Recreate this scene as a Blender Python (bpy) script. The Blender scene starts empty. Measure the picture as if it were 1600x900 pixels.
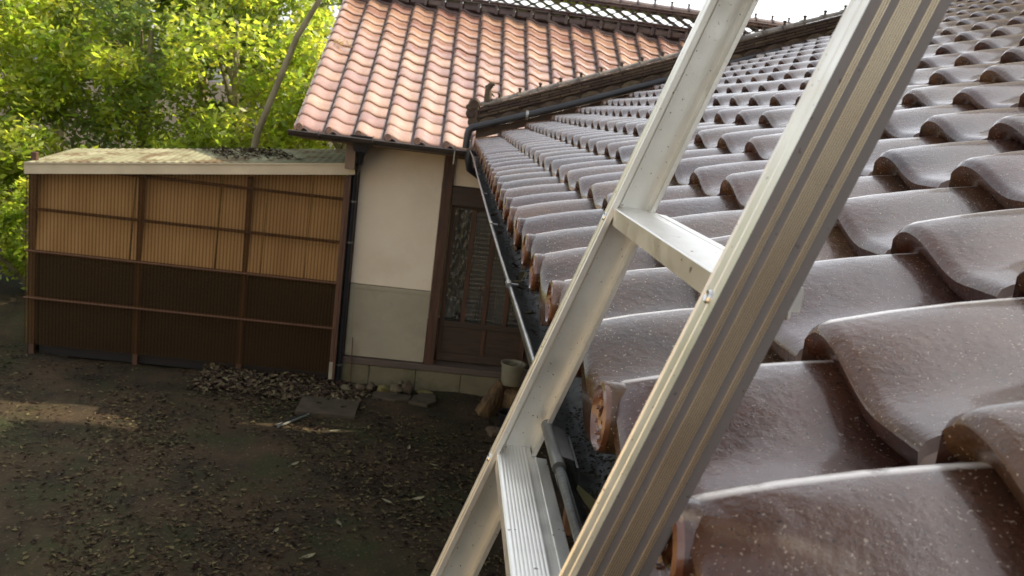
import bpy, math, random
from mathutils import Vector, Matrix
random.seed(7)
S = bpy.context.scene
COL = S.collection
H = 2.87                       # height of the camera above the yard; coordinates below are relative to the camera
R = math.radians

# ------------------------------------------------------------------ camera
cam_d = bpy.data.cameras.new('camera'); cam = bpy.data.objects.new('camera', cam_d); COL.objects.link(cam)
XC = Vector((0.99227, -0.06138, 0.10774)); YC = None
def cam_basis():
    f = 1352.0; v1 = Vector((715-800, 165-450)); s = .108
    d = Vector((-s, 1.0)); t = (-f*f-v1.dot(v1))/v1.dot(d); vz = v1+d*t
    cv = lambda v: Vector((v[0], -v[1], -f)).normalized()
    Y = cv(v1); Z = -cv(vz); X = Y.cross(Z).normalized(); Z = X.cross(Y)
    # columns X,Y,Z are world axes seen from the camera; rows are the camera axes in the world
    return Matrix(((X[0], X[1], X[2]), (Y[0], Y[1], Y[2]), (Z[0], Z[1], Z[2])))
B = cam_basis()
cam.matrix_world = Matrix.Translation((0, 0, H)) @ B.to_4x4()
cam_d.sensor_width = 36; cam_d.lens = 1352/1600*36; cam_d.clip_start = .02; cam_d.clip_end = 2000
cam_d.dof.use_dof = True; cam_d.dof.focus_distance = 1.45; cam_d.dof.aperture_fstop = 13.0
S.camera = cam

# ------------------------------------------------------------------ sky, sun, exposure
SUN = Vector((.68, .21, .70)).normalized()
el = math.asin(SUN.z); az = math.atan2(SUN.x, SUN.y)          # clockwise from +Y
W = bpy.data.worlds.new('World'); S.world = W; W.use_nodes = True
nt = W.node_tree; bg = nt.nodes['Background']; sky = nt.nodes.new('ShaderNodeTexSky')
sky.sky_type = 'NISHITA'; sky.sun_disc = False; sky.sun_elevation = el; sky.sun_rotation = az
sky.air_density = 1.0; sky.dust_density = 3.0; sky.ozone_density = 1.0
hs = nt.nodes.new('ShaderNodeHueSaturation'); hs.inputs['Saturation'].default_value = .24; hs.inputs['Value'].default_value = 1.0
nt.links.new(sky.outputs[0], hs.inputs['Color']); nt.links.new(hs.outputs[0], bg.inputs[0]); bg.inputs[1].default_value = .15
sl = bpy.data.lights.new('sun', 'SUN'); sl.energy = 3.2; sl.angle = R(.55); sl.color = (1, .84, .64)
so = bpy.data.objects.new('sun', sl); COL.objects.link(so); so.rotation_euler = SUN.to_track_quat('Z', 'Y').to_euler()
S.view_settings.view_transform = 'Standard'; S.view_settings.look = 'None'
S.view_settings.exposure = 1.4; S.view_settings.gamma = 1
S.cycles.max_bounces = 8; S.cycles.transparent_max_bounces = 16

# ------------------------------------------------------------------ materials
def mat(name, c1, c2=None, scale=8, rough=.6, metal=0, bump=0, bscale=40, var=0, speck=None, coat=0, spec=.5,
        stretch=None, patch=None, rvar=0, trans=0, detail=6, wear=None):  # wear: colour of the painted sky glint on tile crests
    m = bpy.data.materials.new(name); m.use_nodes = True; n = m.node_tree.nodes; l = m.node_tree.links
    p = n['Principled BSDF']; p.inputs['Roughness'].default_value = rough; p.inputs['Metallic'].default_value = metal
    p.inputs['Specular IOR Level'].default_value = spec; p.inputs['Coat Weight'].default_value = coat
    p.inputs['Coat Roughness'].default_value = .12; p.inputs['Transmission Weight'].default_value = trans
    g = n.new('ShaderNodeNewGeometry'); mp = n.new('ShaderNodeMapping'); l.new(g.outputs['Position'], mp.inputs[0])
    if stretch: mp.inputs['Scale'].default_value = stretch
    def noise(sc, det=detail, ro=.6):
        t = n.new('ShaderNodeTexNoise'); t.inputs['Scale'].default_value = sc; t.inputs['Detail'].default_value = det
        t.inputs['Roughness'].default_value = ro; l.new(mp.outputs[0], t.inputs[0]); return t.outputs[0]
    def ramp(src, a, b):
        r = n.new('ShaderNodeMapRange'); r.inputs[1].default_value = a; r.inputs[2].default_value = b; l.new(src, r.inputs[0]); return r.outputs[0]
    def mix(fac, A, Bc):
        x = n.new('ShaderNodeMix'); x.data_type = 'RGBA'; l.new(fac, x.inputs[0])
        if isinstance(A, tuple): x.inputs[6].default_value = (*A, 1)
        else: l.new(A, x.inputs[6])
        if isinstance(Bc, tuple): x.inputs[7].default_value = (*Bc, 1)
        else: l.new(Bc, x.inputs[7])
        return x.outputs[2]
    c2 = c2 or tuple(v*.75 for v in c1)
    col = mix(ramp(noise(scale), .35, .65), c1, c2)
    if patch:                                  # (colour, scale, low, high)
        col = mix(ramp(noise(patch[1], 8, .7), patch[2], patch[3]), col, patch[0])
    if speck:                                  # (colour, scale, low, high)
        col = mix(ramp(noise(speck[1], 2, .5), speck[2], speck[3]), col, speck[0])
    if wear:  # sky glint on the tile crests, painted as a pale line
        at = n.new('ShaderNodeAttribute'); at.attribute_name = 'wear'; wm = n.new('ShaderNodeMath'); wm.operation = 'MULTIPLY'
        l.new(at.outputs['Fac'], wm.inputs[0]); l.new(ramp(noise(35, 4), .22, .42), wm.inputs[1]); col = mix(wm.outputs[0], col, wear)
    if var:
        oi = n.new('ShaderNodeObjectInfo'); ad = n.new('ShaderNodeMath'); ad.operation = 'ADD'
        l.new(oi.outputs['Random'], ad.inputs[0]); l.new(g.outputs['Random Per Island'], ad.inputs[1])
        fr = n.new('ShaderNodeMath'); fr.operation = 'FRACT'; l.new(ad.outputs[0], fr.inputs[0])
        mr = n.new('ShaderNodeMapRange'); mr.inputs[3].default_value = 1-var; mr.inputs[4].default_value = 1+var; l.new(fr.outputs[0], mr.inputs[0])
        h = n.new('ShaderNodeHueSaturation'); l.new(col, h.inputs['Color']); l.new(mr.outputs[0], h.inputs['Value'])
        mh = n.new('ShaderNodeMapRange'); mh.inputs[3].default_value = .5-var*.06; mh.inputs[4].default_value = .5+var*.06; l.new(fr.outputs[0], mh.inputs[0]); l.new(mh.outputs[0], h.inputs['Hue'])
        col = h.outputs[0]
    l.new(col, p.inputs['Base Color'])
    if rvar:
        rr = n.new('ShaderNodeMapRange'); rr.inputs[1].default_value = .3; rr.inputs[2].default_value = .7
        rr.inputs[3].default_value = max(.02, rough-rvar); rr.inputs[4].default_value = rough+rvar
        l.new(noise(scale*1.7), rr.inputs[0]); l.new(rr.outputs[0], p.inputs['Roughness'])
    if bump:
        b = n.new('ShaderNodeBump'); b.inputs['Strength'].default_value = min(1, bump); b.inputs['Distance'].default_value = .004*max(1, bump)
        l.new(noise(bscale, 6, .65), b.inputs['Height']); l.new(b.outputs[0], p.inputs['Normal'])
    return m
M = {}
M['tile_near'] = mat('brown_glaze', (.09, .038, .018), (.035, .016, .009), 6, .19, 0, .55, 75, .3, speck=((.26, .21, .16), 290, .66, .69), coat=.45, spec=.45, patch=((.008, .005, .003), 190, .6, .64), rvar=.17, wear=(.85, .81, .75))  # wear is the pale sky glint painted on the crests
M['tile_eave'] = mat('warm_lit_disc_glaze', (.085, .031, .015), (.14, .055, .025), 40, .18, 0, .3, 90, .1, coat=.8)  # disc face reddened to paint the warm light on it
M['tile_back'] = mat('salmon_glaze', (.34, .2, .14), (.23, .125, .085), 4, .24, 0, .2, 60, .18, coat=.8, patch=((.31, .25, .17), 9, .56, .8), rvar=.1)
M['tile_dark'] = mat('dark_ridge_glaze', (.06, .035, .03), (.1, .065, .055), 12, .34, 0, .4, 80, .2, patch=((.15, .13, .08), 16, .55, .8))
M['tile_moss'] = mat('weathered_ridge_glaze', (.05, .032, .021), (.08, .052, .033), 12, .55, 0, .5, 80, .35, patch=((.17, .125, .07), 14, .58, .82), spec=.3)
M['silt'] = mat('wet_black_silt', (.022, .02, .014), (.045, .038, .025), 60, .9, var=.5)
M['tile_pale'] = mat('pale_cap_glaze', (.2, .17, .13), (.08, .06, .045), 14, .5, 0, .5, 80, .1)  # paler mottled glaze for the cap tiles
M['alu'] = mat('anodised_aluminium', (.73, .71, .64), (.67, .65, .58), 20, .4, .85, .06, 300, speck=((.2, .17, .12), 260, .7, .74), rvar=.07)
M['alu_rib'] = mat('gold_glint_rib', (.9, .78, .55), (.85, .72, .5), 30, .28, .9)  # warm reflection on the ribs put into their colour
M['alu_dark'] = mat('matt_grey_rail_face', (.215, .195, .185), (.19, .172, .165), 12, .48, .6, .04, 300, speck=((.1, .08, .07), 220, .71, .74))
M['alu_tread'] = mat('tread_aluminium', (.8, .79, .74), (.74, .73, .68), 14, .38, .8, 0, 200, patch=((.5, .49, .46), 7, .62, .9), speck=((.2, .18, .15), 90, .72, .75), rvar=.08)
M['steel'] = mat('rivet_steel', (.75, .75, .74), None, 30, .22, 1)
M['gutter'] = mat('gutter_metal', (.05, .058, .055), (.08, .088, .082), 9, .4, .2, .8, 60, patch=((.03, .026, .018), 14, .45, .62), rvar=.12)
M['rim'] = mat('worn_gutter_rim', (.36, .36, .34), (.18, .19, .19), 16, .32, .8, .1, 90)
M['sleeve'] = mat('grey_sleeve_metal', (.17, .17, .165), (.11, .115, .115), 16, .35, .7, .1, 90)
M['pipe'] = mat('dark_pipe', (.013, .014, .017), (.022, .023, .026), 6, .38, 0, .1, 50)
M['bronze_pipe'] = mat('dark_bronze_gutter', (.045, .035, .03), (.07, .055, .045), 6, .35, .2, .1, 50)
M['plaster'] = mat('cream_plaster', (.8, .7, .53), (.76, .65, .48), 2.5, .85, 0, .25, 90, speck=((.3, .25, .18), 24, .74, .78), patch=((.68, .57, .41), 1.3, .5, .8))
M['mortar'] = mat('grey_mortar', (.37, .335, .24), (.32, .29, .205), 3, .9, 0, .4, 50, patch=((.25, .22, .15), 2.2, .5, .8))
M['found'] = mat('mossy_concrete', (.17, .145, .09), (.13, .115, .065), 4, .92, 0, .6, 35, patch=((.075, .08, .03), 3.5, .48, .72))
M['wood'] = mat('dark_timber', (.1, .045, .022), (.05, .024, .013), 7, .6, 0, .4, 60, stretch=(6, 6, .6), patch=((.15, .09, .05), 9, .58, .8))
M['wood_h'] = mat('dark_timber_board', (.062, .036, .02), (.037, .022, .013), 7, .6, 0, .4, 60, stretch=(.6, 6, 7))
M['beam'] = mat('grey_brown_beam', (.11, .08, .06), (.08, .06, .045), 8, .65, 0, .3, 60, stretch=(.6, 6, 6))
M['rafter'] = mat('old_eave_timber', (.2, .13, .08), (.14, .09, .055), 7, .7, 0, .4, 50)
M['orange_wood'] = mat('sunworn_batten', (.15, .075, .035), (.1, .05, .025), 7, .7, 0, .4, 60, stretch=(5, 5, .6), var=.1)
M['fascia'] = mat('cream_fascia_metal', (.6, .5, .33), (.52, .43, .28), 5, .6, 0, .15, 60)
M['shedroof'] = mat('mossy_roof_sheet', (.27, .26, .17), (.17, .17, .1), 3, .95, 0, .6, 30, patch=((.12, .085, .05), 4, .5, .6), spec=.1)
M['glow_board'] = mat('tan_glow_board', (.78, .66, .47), (.6, .48, .32), 1.5, .7, 0, .2, 40, stretch=(4, 4, .5), var=.12)
M['dark'] = mat('shed_painted_dark', (.012, .009, .007), None, 5, .8)  # near-black colour standing in for the unlit shed interior
M['bucket'] = mat('grey_plastic', (.2, .185, .12), (.16, .15, .1), 9, .5, 0, .1, 60)
M['bucketin'] = mat('bucket_soil', (.09, .08, .045), (.16, .17, .08), 30, .9, 0, .8, 60)
M['stump'] = mat('split_log', (.17, .11, .05), (.09, .058, .03), 14, .92, 0, 2, 35, stretch=(3, 3, .5), patch=((.04, .028, .018), 12, .42, .65), spec=.2)
M['stone'] = mat('yard_stone', (.11, .085, .055), (.07, .055, .035), 14, .95, 0, 1, 30, var=.35, patch=((.04, .035, .022), 20, .5, .7), spec=.2)
M['yellow_stone'] = mat('mossy_yellow_stone', (.17, .15, .04), (.09, .08, .035), 14, .95, 0, .8, 30)
M['slab'] = mat('concrete_slab', (.08, .065, .044), (.055, .045, .03), 6, .95, 0, .8, 40, patch=((.035, .03, .02), 8, .5, .7), spec=.2)
M['black'] = mat('black_plastic', (.012, .012, .013), None, 8, .4)
M['greypipe'] = mat('grey_green_pipe', (.12, .13, .11), None, 8, .6)
M['dirt'] = mat('damp_yard_soil', (.05, .034, .018), (.02, .016, .009), 2.2, .97, 0, 2.5, 18, patch=((.024, .028, .01), 1.3, .48, .66), speck=((.1, .08, .055), 45, .64, .72), spec=.2)
M['litter'] = mat('dead_leaves', (.075, .052, .03), (.035, .025, .015), 9, .92, var=.9, spec=.15)
M['pile'] = mat('dry_leaf_pile', (.13, .095, .06), (.065, .047, .03), 30, .9, var=.7, spec=.2)
M['pale_leaf'] = mat('pale_fallen_leaf', (.2, .19, .11), (.14, .13, .07), 60, .7, var=.4)
M['straw'] = mat('dry_straw', (.5, .36, .16), None, 60, .8, var=.3)
M['bark'] = mat('pale_bark', (.3, .26, .14), (.16, .13, .07), 6, .85, 0, .6, 30, stretch=(1, 1, .3))
M['bowl'] = mat('pale_pot', (.75, .7, .56), None, 6, .5)
M['crate'] = mat('brown_crate', (.36, .2, .1), None, 6, .6)
M['flash'] = mat('mortar_under_tiles', (.11, .075, .045), (.065, .045, .03), 12, .85, 0, .4, 50, var=.35)
M['bounce_wall'] = mat('bounce_tan_plaster', (.66, .52, .34), (.6, .47, .3), 3, .85, 0, .2, 60)
def leafmat(name, c1, c2):
    m = mat(name, c1, c2, 2.2, .45, var=.35); n = m.node_tree.nodes; l = m.node_tree.links
    p = n['Principled BSDF']; tr = n.new('ShaderNodeBsdfTranslucent'); mx = n.new('ShaderNodeMixShader'); mx.inputs[0].default_value = .5
    src = p.inputs['Base Color'].links[0].from_socket
    h = n.new('ShaderNodeHueSaturation'); h.inputs['Value'].default_value = 4.0; h.inputs['Saturation'].default_value = 1.1; l.new(src, h.inputs['Color']); l.new(h.outputs[0], tr.inputs[0])
    l.new(p.outputs[0], mx.inputs[1]); l.new(tr.outputs[0], mx.inputs[2]); l.new(mx.outputs[0], n['Material Output'].inputs[0]); return m
M['leaf_a'] = leafmat('yellow_green_leaves', (.22, .23, .04), (.13, .17, .03))
M['leaf_b'] = leafmat('dark_green_leaves', (.08, .11, .03), (.12, .14, .04))
def glassmat(name, tint, rough, alpha, bscale, bdist, wave=False, stretch=(1, 1, 1)):
    m = bpy.data.materials.new(name); m.use_nodes = True; n = m.node_tree.nodes; l = m.node_tree.links
    p = n['Principled BSDF']; p.inputs['Base Color'].default_value = (*tint, 1); p.inputs['Roughness'].default_value = rough; p.inputs['Alpha'].default_value = alpha
    g = n.new('ShaderNodeNewGeometry'); mp = n.new('ShaderNodeMapping'); mp.inputs['Scale'].default_value = stretch; l.new(g.outputs['Position'], mp.inputs[0])
    t = n.new('ShaderNodeTexVoronoi'); t.inputs['Scale'].default_value = bscale; t.feature = 'F1'; l.new(mp.outputs[0], t.inputs['Vector'])
    b = n.new('ShaderNodeBump'); b.inputs['Distance'].default_value = bdist; b.inputs['Strength'].default_value = 1
    l.new(t.outputs['Distance'], b.inputs['Height'])
    mr = n.new('ShaderNodeMapRange'); mr.inputs[1].default_value = .25 if not wave else .62; mr.inputs[2].default_value = .8; l.new(t.outputs['Distance'], mr.inputs[0]); mx = n.new('ShaderNodeMix'); mx.data_type = 'RGBA'; mx.inputs[6].default_value = (*tint, 1); mx.inputs[7].default_value = (.09, .1, .09, 1); l.new(mr.outputs[0], mx.inputs[0]); l.new(mx.outputs[2], p.inputs['Base Color'])
    t.inputs['Randomness'].default_value = .9 if wave else .1; l.new(b.outputs[0], p.inputs['Normal']); return m
M['glass_a'] = glassmat('sparkling_patterned_glass', (.035, .045, .042), .08, .4, 16, .02, True, stretch=(1.6, 1, .8))
M['glass_b'] = glassmat('lattice_patterned_glass', (.06, .065, .06), .2, .45, 36, .01, stretch=(1, 1, .6))
def sheetmat():
    m = bpy.data.materials.new('amber_corrugated_plastic'); m.use_nodes = True; n = m.node_tree.nodes; l = m.node_tree.links
    p = n['Principled BSDF']; p.inputs['Base Color'].default_value = (.09, .062, .036, 1); p.inputs['Roughness'].default_value = .22
    tr = n.new('ShaderNodeBsdfTransparent'); tr.inputs[0].default_value = (.93, .83, .68, 1); tl = n.new('ShaderNodeBsdfTranslucent'); tl.inputs[0].default_value = (.75, .52, .28, 1)
    g = n.new('ShaderNodeNewGeometry'); sx = n.new('ShaderNodeSeparateXYZ'); l.new(g.outputs['Position'], sx.inputs[0])
    mu = n.new('ShaderNodeMath'); mu.operation = 'MULTIPLY'; mu.inputs[1].default_value = 2*math.pi/.032; l.new(sx.outputs[0], mu.inputs[0])
    si = n.new('ShaderNodeMath'); si.operation = 'SINE'; l.new(mu.outputs[0], si.inputs[0])
    ra = n.new('ShaderNodeMapRange'); ra.inputs[1].default_value = .1; ra.inputs[2].default_value = .95; l.new(si.outputs[0], ra.inputs[0])   # rib shading painted into the colour, darker in the grooves
    for q, c1_, c2_ in ((tr, (.93, .8, .62, 1), (.5, .36, .22, 1)), (tl, (.8, .58, .34, 1), (.3, .19, .1, 1))):
        mx = n.new('ShaderNodeMix'); mx.data_type = 'RGBA'; mx.inputs[6].default_value = c1_; mx.inputs[7].default_value = c2_; l.new(ra.outputs[0], mx.inputs[0]); l.new(mx.outputs[2], q.inputs[0])
    a = n.new('ShaderNodeMixShader'); a.inputs[0].default_value = .2; l.new(tr.outputs[0], a.inputs[1]); l.new(tl.outputs[0], a.inputs[2])
    b = n.new('ShaderNodeMixShader'); b.inputs[0].default_value = .2; l.new(a.outputs[0], b.inputs[1]); l.new(p.outputs[0], b.inputs[2]); l.new(b.outputs[0], n['Material Output'].inputs[0]); return m
M['sheet'] = sheetmat()

# ------------------------------------------------------------------ object helpers
def tag(o, label=None, cat=None, group=None, kind=None):
    if label: o['label'] = label
    if cat: o['category'] = cat
    if group: o['group'] = group
    if kind: o['kind'] = kind
    return o
def thing(name, loc, label, cat, group=None):
    o = bpy.data.objects.new(name, None); COL.objects.link(o); o.location = (loc[0], loc[1], loc[2]+H)
    return tag(o, label, cat, group)
def wloc(p):
    v = Vector((0, 0, 0))
    while p is not None: v += p.location; p = p.parent
    return v
class MB:
    def __init__(s): s.v = []; s.f = []
    def add(s, vs, fs):
        k = len(s.v); s.v += [tuple(v) for v in vs]; s.f += [tuple(i+k for i in f) for f in fs]
    def box(s, x0, x1, y0, y1, z0, z1, b=0):
        if b <= 0:
            s.add([(x, y, z) for x in (x0, x1) for y in (y0, y1) for z in (z0, z1)],
                  [(0, 1, 3, 2), (4, 6, 7, 5), (0, 4, 5, 1), (2, 3, 7, 6), (0, 2, 6, 4), (1, 5, 7, 3)]); return
        c = Vector(((x0+x1)/2, (y0+y1)/2, (z0+z1)/2)); h = Vector(((x1-x0)/2, (y1-y0)/2, (z1-z0)/2)); vs = []; idx = {}
        for sx in (-1, 1):
            for sy in (-1, 1):
                for sz in (-1, 1):
                    for a in range(3):
                        q = [h[0]-b, h[1]-b, h[2]-b]; q[a] = h[a]; idx[(sx, sy, sz, a)] = len(vs)
                        vs.append((c[0]+sx*q[0], c[1]+sy*q[1], c[2]+sz*q[2]))
        fs = []
        sg = (-1, 1)
        for a in range(3):
            o1, o2 = [k for k in range(3) if k != a]
            for s0 in sg:
                q = []
                for s1, s2 in ((-1, -1), (1, -1), (1, 1), (-1, 1)):
                    k = [0, 0, 0]; k[a] = s0; k[o1] = s1; k[o2] = s2; q.append(idx[(*k, a)])
                fs.append(q)
        for a in range(3):
            o1, o2 = [k for k in range(3) if k != a]
            for s1 in sg:
                for s2 in sg:
                    q = []
                    for s0 in sg:
                        k = [0, 0, 0]; k[a] = s0; k[o1] = s1; k[o2] = s2; q.append((idx[(*k, o1)], idx[(*k, o2)]))
                    fs.append((q[0][0], q[0][1], q[1][1], q[1][0]))
        for sx in sg:
            for sy in sg:
                for sz in sg: fs.append([idx[(sx, sy, sz, a)] for a in range(3)])
        s.add(vs, fs)
    def tube(s, pts, r, n=10, cap=True):
        pts = [Vector(p) for p in pts]; rs = r if isinstance(r, (list, tuple)) else [r]*len(pts); rings = []; vs = []
        up = Vector((0, 0, 1)); t0 = (pts[1]-pts[0]).normalized()
        if abs(t0.z) > .9: up = Vector((1, 0, 0))
        a = t0.cross(up).normalized()
        for i, p in enumerate(pts):
            t = (pts[min(i+1, len(pts)-1)]-pts[max(i-1, 0)]).normalized(); a = (a-t*a.dot(t)).normalized(); b = t.cross(a)
            rings.append(len(vs)); vs += [p+(a*math.cos(q)+b*math.sin(q))*rs[i] for q in [2*math.pi*j/n for j in range(n)]]
        fs = [(rings[i]+j, rings[i]+(j+1) % n, rings[i+1]+(j+1) % n, rings[i+1]+j) for i in range(len(pts)-1) for j in range(n)]
        if cap: fs += [list(range(n))[::-1], [rings[-1]+j for j in range(n)]]
        s.add(vs, fs)
    def lathe(s, c, prof, n=24, ax=2):
        vs = []; 
        for r_, z_ in prof:
            for j in range(n):
                q = 2*math.pi*j/n; a = r_*math.cos(q); b = r_*math.sin(q)
                o = {2: (a, b, z_), 1: (a, z_, b), 0: (z_, a, b)}[ax]; vs.append((c[0]+o[0], c[1]+o[1], c[2]+o[2]))
        fs = [(i*n+j, i*n+(j+1) % n, (i+1)*n+(j+1) % n, (i+1)*n+j) for i in range(len(prof)-1) for j in range(n)]
        s.add(vs, fs)
    def sweep(s, prof, path, closed=False):
        """prof: list of offset Vectors; path: list of points"""
        k = len(prof); vs = [Vector(p)+Vector(q) for p in path for q in prof]
        fs = []
        for i in range(len(path)-1):
            for j in range(k if closed else k-1):
                fs.append((i*k+j, i*k+(j+1) % k, (i+1)*k+(j+1) % k, (i+1)*k+j))
        if closed: fs += [list(range(k))[::-1], [(len(path)-1)*k+j for j in range(k)]]
        s.add(vs, fs)
    slots = None
    def mesh(s, name, m, smooth=False, off=(0, 0, 0), fix=True):
        me = bpy.data.meshes.new(name); o = Vector(off); me.from_pydata([tuple(Vector(v)-o) for v in s.v], [], s.f); me.materials.append(m)
        if fix:
            import bmesh
            bm = bmesh.new(); bm.from_mesh(me); bmesh.ops.recalc_face_normals(bm, faces=bm.faces); bm.to_mesh(me); bm.free()
        if s.slots:
            for m2, ids in s.slots:
                me.materials.append(m2)
                for q in ids: me.polygons[q].material_index = len(me.materials)-1
        if getattr(s, 'wear', None):  # wear marks the crest points that get the painted sky glint
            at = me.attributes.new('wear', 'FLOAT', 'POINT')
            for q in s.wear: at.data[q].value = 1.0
        if smooth:
            me.shade_smooth()
            me.set_sharp_from_angle(angle=R(38 if smooth is True else smooth))
        return me
    def build(s, name, m, parent=None, smooth=False, fix=True):
        off = (wloc(parent)-Vector((0, 0, H))) if parent else Vector((0, 0, -H))
        o = bpy.data.objects.new(name, s.mesh(name, m, smooth, off, fix)); COL.objects.link(o); o.parent = parent; return o
def place(name, me, pos, parent, rz=0, rot=None):
    """link an object that shares mesh me, at camera-relative pos, under parent (parents are never rotated)"""
    o = bpy.data.objects.new(name, me); COL.objects.link(o); o.parent = parent
    base = wloc(parent) if parent else Vector((0, 0, 0))
    o.location = Vector((pos[0], pos[1], pos[2]+H))-base; o.rotation_euler = rot if rot else (0, 0, rz); return o
def bx(name, m, parent, a, b=.004): mb = MB(); mb.box(*a, b=b); return mb.build(name, m, parent)
def rn(a, b): return random.uniform(a, b)

M['lap'] = mat('shaded_side_lap', (.2, .15, .13), (.13, .1, .09), 30, .8, 0, .2, 60)  # crest shadow painted into the side lap as a darker strip
WN_ = .265
# ------------------------------------------------------------------ roof tiles
def hprof(u, hc, uc=.11):
    if u < uc: return hc-(hc*.34)*((uc-u)/uc)**2.2
    if u < .66: return hc*(.5+.5*math.cos(math.pi*(u-uc)/(.66-uc)))
    return 0
def tile_mb(w, run, slope, step, hc, nu=14, bow=.004):
    """S-shaped tile; local x to the right, y up the slope, z up; nose at y=0, crest near the left edge"""
    us = [0, .02, .05, .075, .1]+[.13+(.905-.13)*i/(nu-5) for i in range(nu-4)]+[.92, 1.07]; nu = len(us)-1; L = run*1.13
    mb = MB(); vs = []
    rows = [(.03, -step-.003), (.006, -step*.6), (.0, -.012), (.004, -.004), (.014, 0)]+[(L*t, bow*math.sin(math.pi*t)) for t in (.3, .55, .8, 1)]
    for (v, dz) in rows:
        for u in us: vs.append((u*w, v, hprof(min(u, 1), hc)+v*slope+dz - (.011 if u > .91 else 0)))
    k = len(us)
    fs = [(i*k+j, i*k+j+1, (i+1)*k+j+1, (i+1)*k+j) for i in range(len(rows)-1) for j in range(k-1)]
    for i in range(len(rows)):             # left side face
        vs.append((.002, rows[i][0], vs[i*k][2]-.04 if i > 2 else -step-.003+hprof(0, hc)-.01))
    nb = len(rows)*k
    fs += [(nb+i, i*k, (i+1)*k, nb+i+1) for i in range(len(rows)-1)]
    mb.slots = [(M['lap'], [i*(k-1)+j for i in range(len(rows)-1) for j in (k-3, k-2)])]; mb.add(vs, fs); mb.wear = [i*k+q for i in range(4, len(rows)) for q in (3, 4)]; return mb  # wear lists the crest points for the painted sky glint
def eave_extra(mb, w, hc, rad, uc=.11, drop=.06, face=True):
    nf0 = len(mb.f)
    """front apron and round end disc of an eave tile; disc looks down the slope (local -y)"""
    n = 16; vs = []
    for i in range(n+1):
        u = i/n*1.02; z = hprof(min(u, 1), hc); d = drop*(.62+.38*math.sin(math.pi*min(1, max(0, (u-.3)/.7)))) if u > .3 else drop*.7
        vs += [(u*w, .004, z-.012), (u*w, .002, z-d), (u*w, .014, z-d), (u*w, .016, z-.012)]
    fs = []
    for i in range(n):
        a = i*4; b = a+4; fs += [(a, b, b+1, a+1), (a+1, b+1, b+2, a+2), (a+2, b+2, b+3, a+3)]
    mb.add(vs, fs); nf0 = len(mb.f)+22
    c = (uc*w+.004, 0, hc-rad+.002)
    pr = [(rad*1.02, .05), (rad, -.004), (rad*.97, -.009), (rad*.86, -.011), (rad*.8, -.005), (rad*.74, -.0035), (rad*.68, -.0035)]
    mb.lathe((c[0], 0, c[2]), pr, 22, 1)
    mb.lathe((c[0], 0, c[2]), [(rad*.68, -.0035), (0.0005, -.0035)], 22, 1)
    for k in range(3):                       # three swirling relief commas, plain crest
        th0 = k*2*math.pi/3; pts = []; rr = []
        for t in range(8):
            q = th0+t*.3; r_ = rad*(.16+.055*t); pts.append((c[0]+r_*math.cos(q), -.0035, c[2]+r_*math.sin(q))); rr.append(rad*(.15-.018*t))
        mb.tube(pts, rr, 6)
    for k in range(12):
        q = k*math.pi/6; mb.lathe((c[0]+rad*.72*math.cos(q)*1.0, 0, c[2]+rad*.72*math.sin(q)), [(rad*.07, -.003), (rad*.05, -.007), (.0004, -.008)], 6, 1)
    mb.slots = mb.slots+[(M['tile_eave'] if w == WN_ else M['tile_back'], range(nf0, len(mb.f)))]

# ================================================================== SETTING: ground
g = MB(); N = 70
def gz(x, y): return -2.87+.012*math.sin(x*3.1+1)*math.cos(y*2.3)+.01*math.sin(x*7.7+y*5.1)
xs = [-400, -60, -12]+[-6+i*.17 for i in range(60)]+[8, 60, 400]; ysl = [-400, -60, -8]+[3.4+i*.13 for i in range(60)]+[16, 60, 400]
g.add([(x, y, gz(x, y) if (-6 < x < 5 and 3.4 < y < 12) else -2.87) for y in ysl for x in xs],
      [(j*len(xs)+i, j*len(xs)+i+1, (j+1)*len(xs)+i+1, (j+1)*len(xs)+i) for j in range(len(ysl)-1) for i in range(len(xs)-1)])
tag(g.build('ground', M['dirt'], smooth=True), 'dark damp soil of the shaded yard', kind='structure')

def leafshape(mb, c, s, q, tilt, curl, w=.36):
    ux = Vector((math.cos(q), math.sin(q), tilt)); uy = Vector((-math.sin(q), math.cos(q), rn(-.3, .3))); c = Vector(c); z = Vector((0, 0, 1))
    mb.add([c-ux*s*.5, c+uy*s*w*.5+z*curl*s, c+ux*s*.5+z*curl*s*.6, c-uy*s*w*.5+z*curl*s*.7, c+z*.0], [(0, 4, 1), (4, 2, 1), (0, 3, 4), (4, 3, 2)])
mb = MB()
for i in range(34000):
    y = 3.6+5.0*random.random()**.8; x = rn(-1.9-(y-4)*.25, 1.4) if i < 17000 else 1.4-7.5*random.random()
    d = math.sin(x*2.3+1.7)*math.cos(y*1.9+.4)+math.sin(x*5.1+y*3.7)*.5
    if y > 7.7 and x > -.55 and random.random() < .75: continue
    if random.random() < .4-.5*d: continue
    leafshape(mb, (x, y, gz(x, y)+.004+.01*random.random()), rn(.012, .055), rn(0, 6.28), rn(-.25, .25), rn(0, .28), rn(.25, .6))
tag(mb.build('leaf_litter', M['litter'], fix=False), 'dead leaves and twigs scattered over the yard soil', kind='stuff')
mb = MB()
for i in range(4200):
    x = rn(-2.2, -.62); y = 8.62-.8*random.random()**1.5; hgt = max(0, (.07-.06*(8.6-y)))*(1 if x < -.95 else max(0, 1-(x+.95)/.34))
    if x > -.86 and y > 8.55: continue
    leafshape(mb, (x, y, gz(x, y)+rn(.0, 1)*hgt+.004), rn(.03, .085), rn(0, 6.28), rn(-.6, .6), rn(0, .35), rn(.3, .6))
tag(mb.build('leaf_pile', M['pile'], fix=False), 'pale dry leaves heaped along the foot of the shed wall', kind='stuff')
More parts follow.
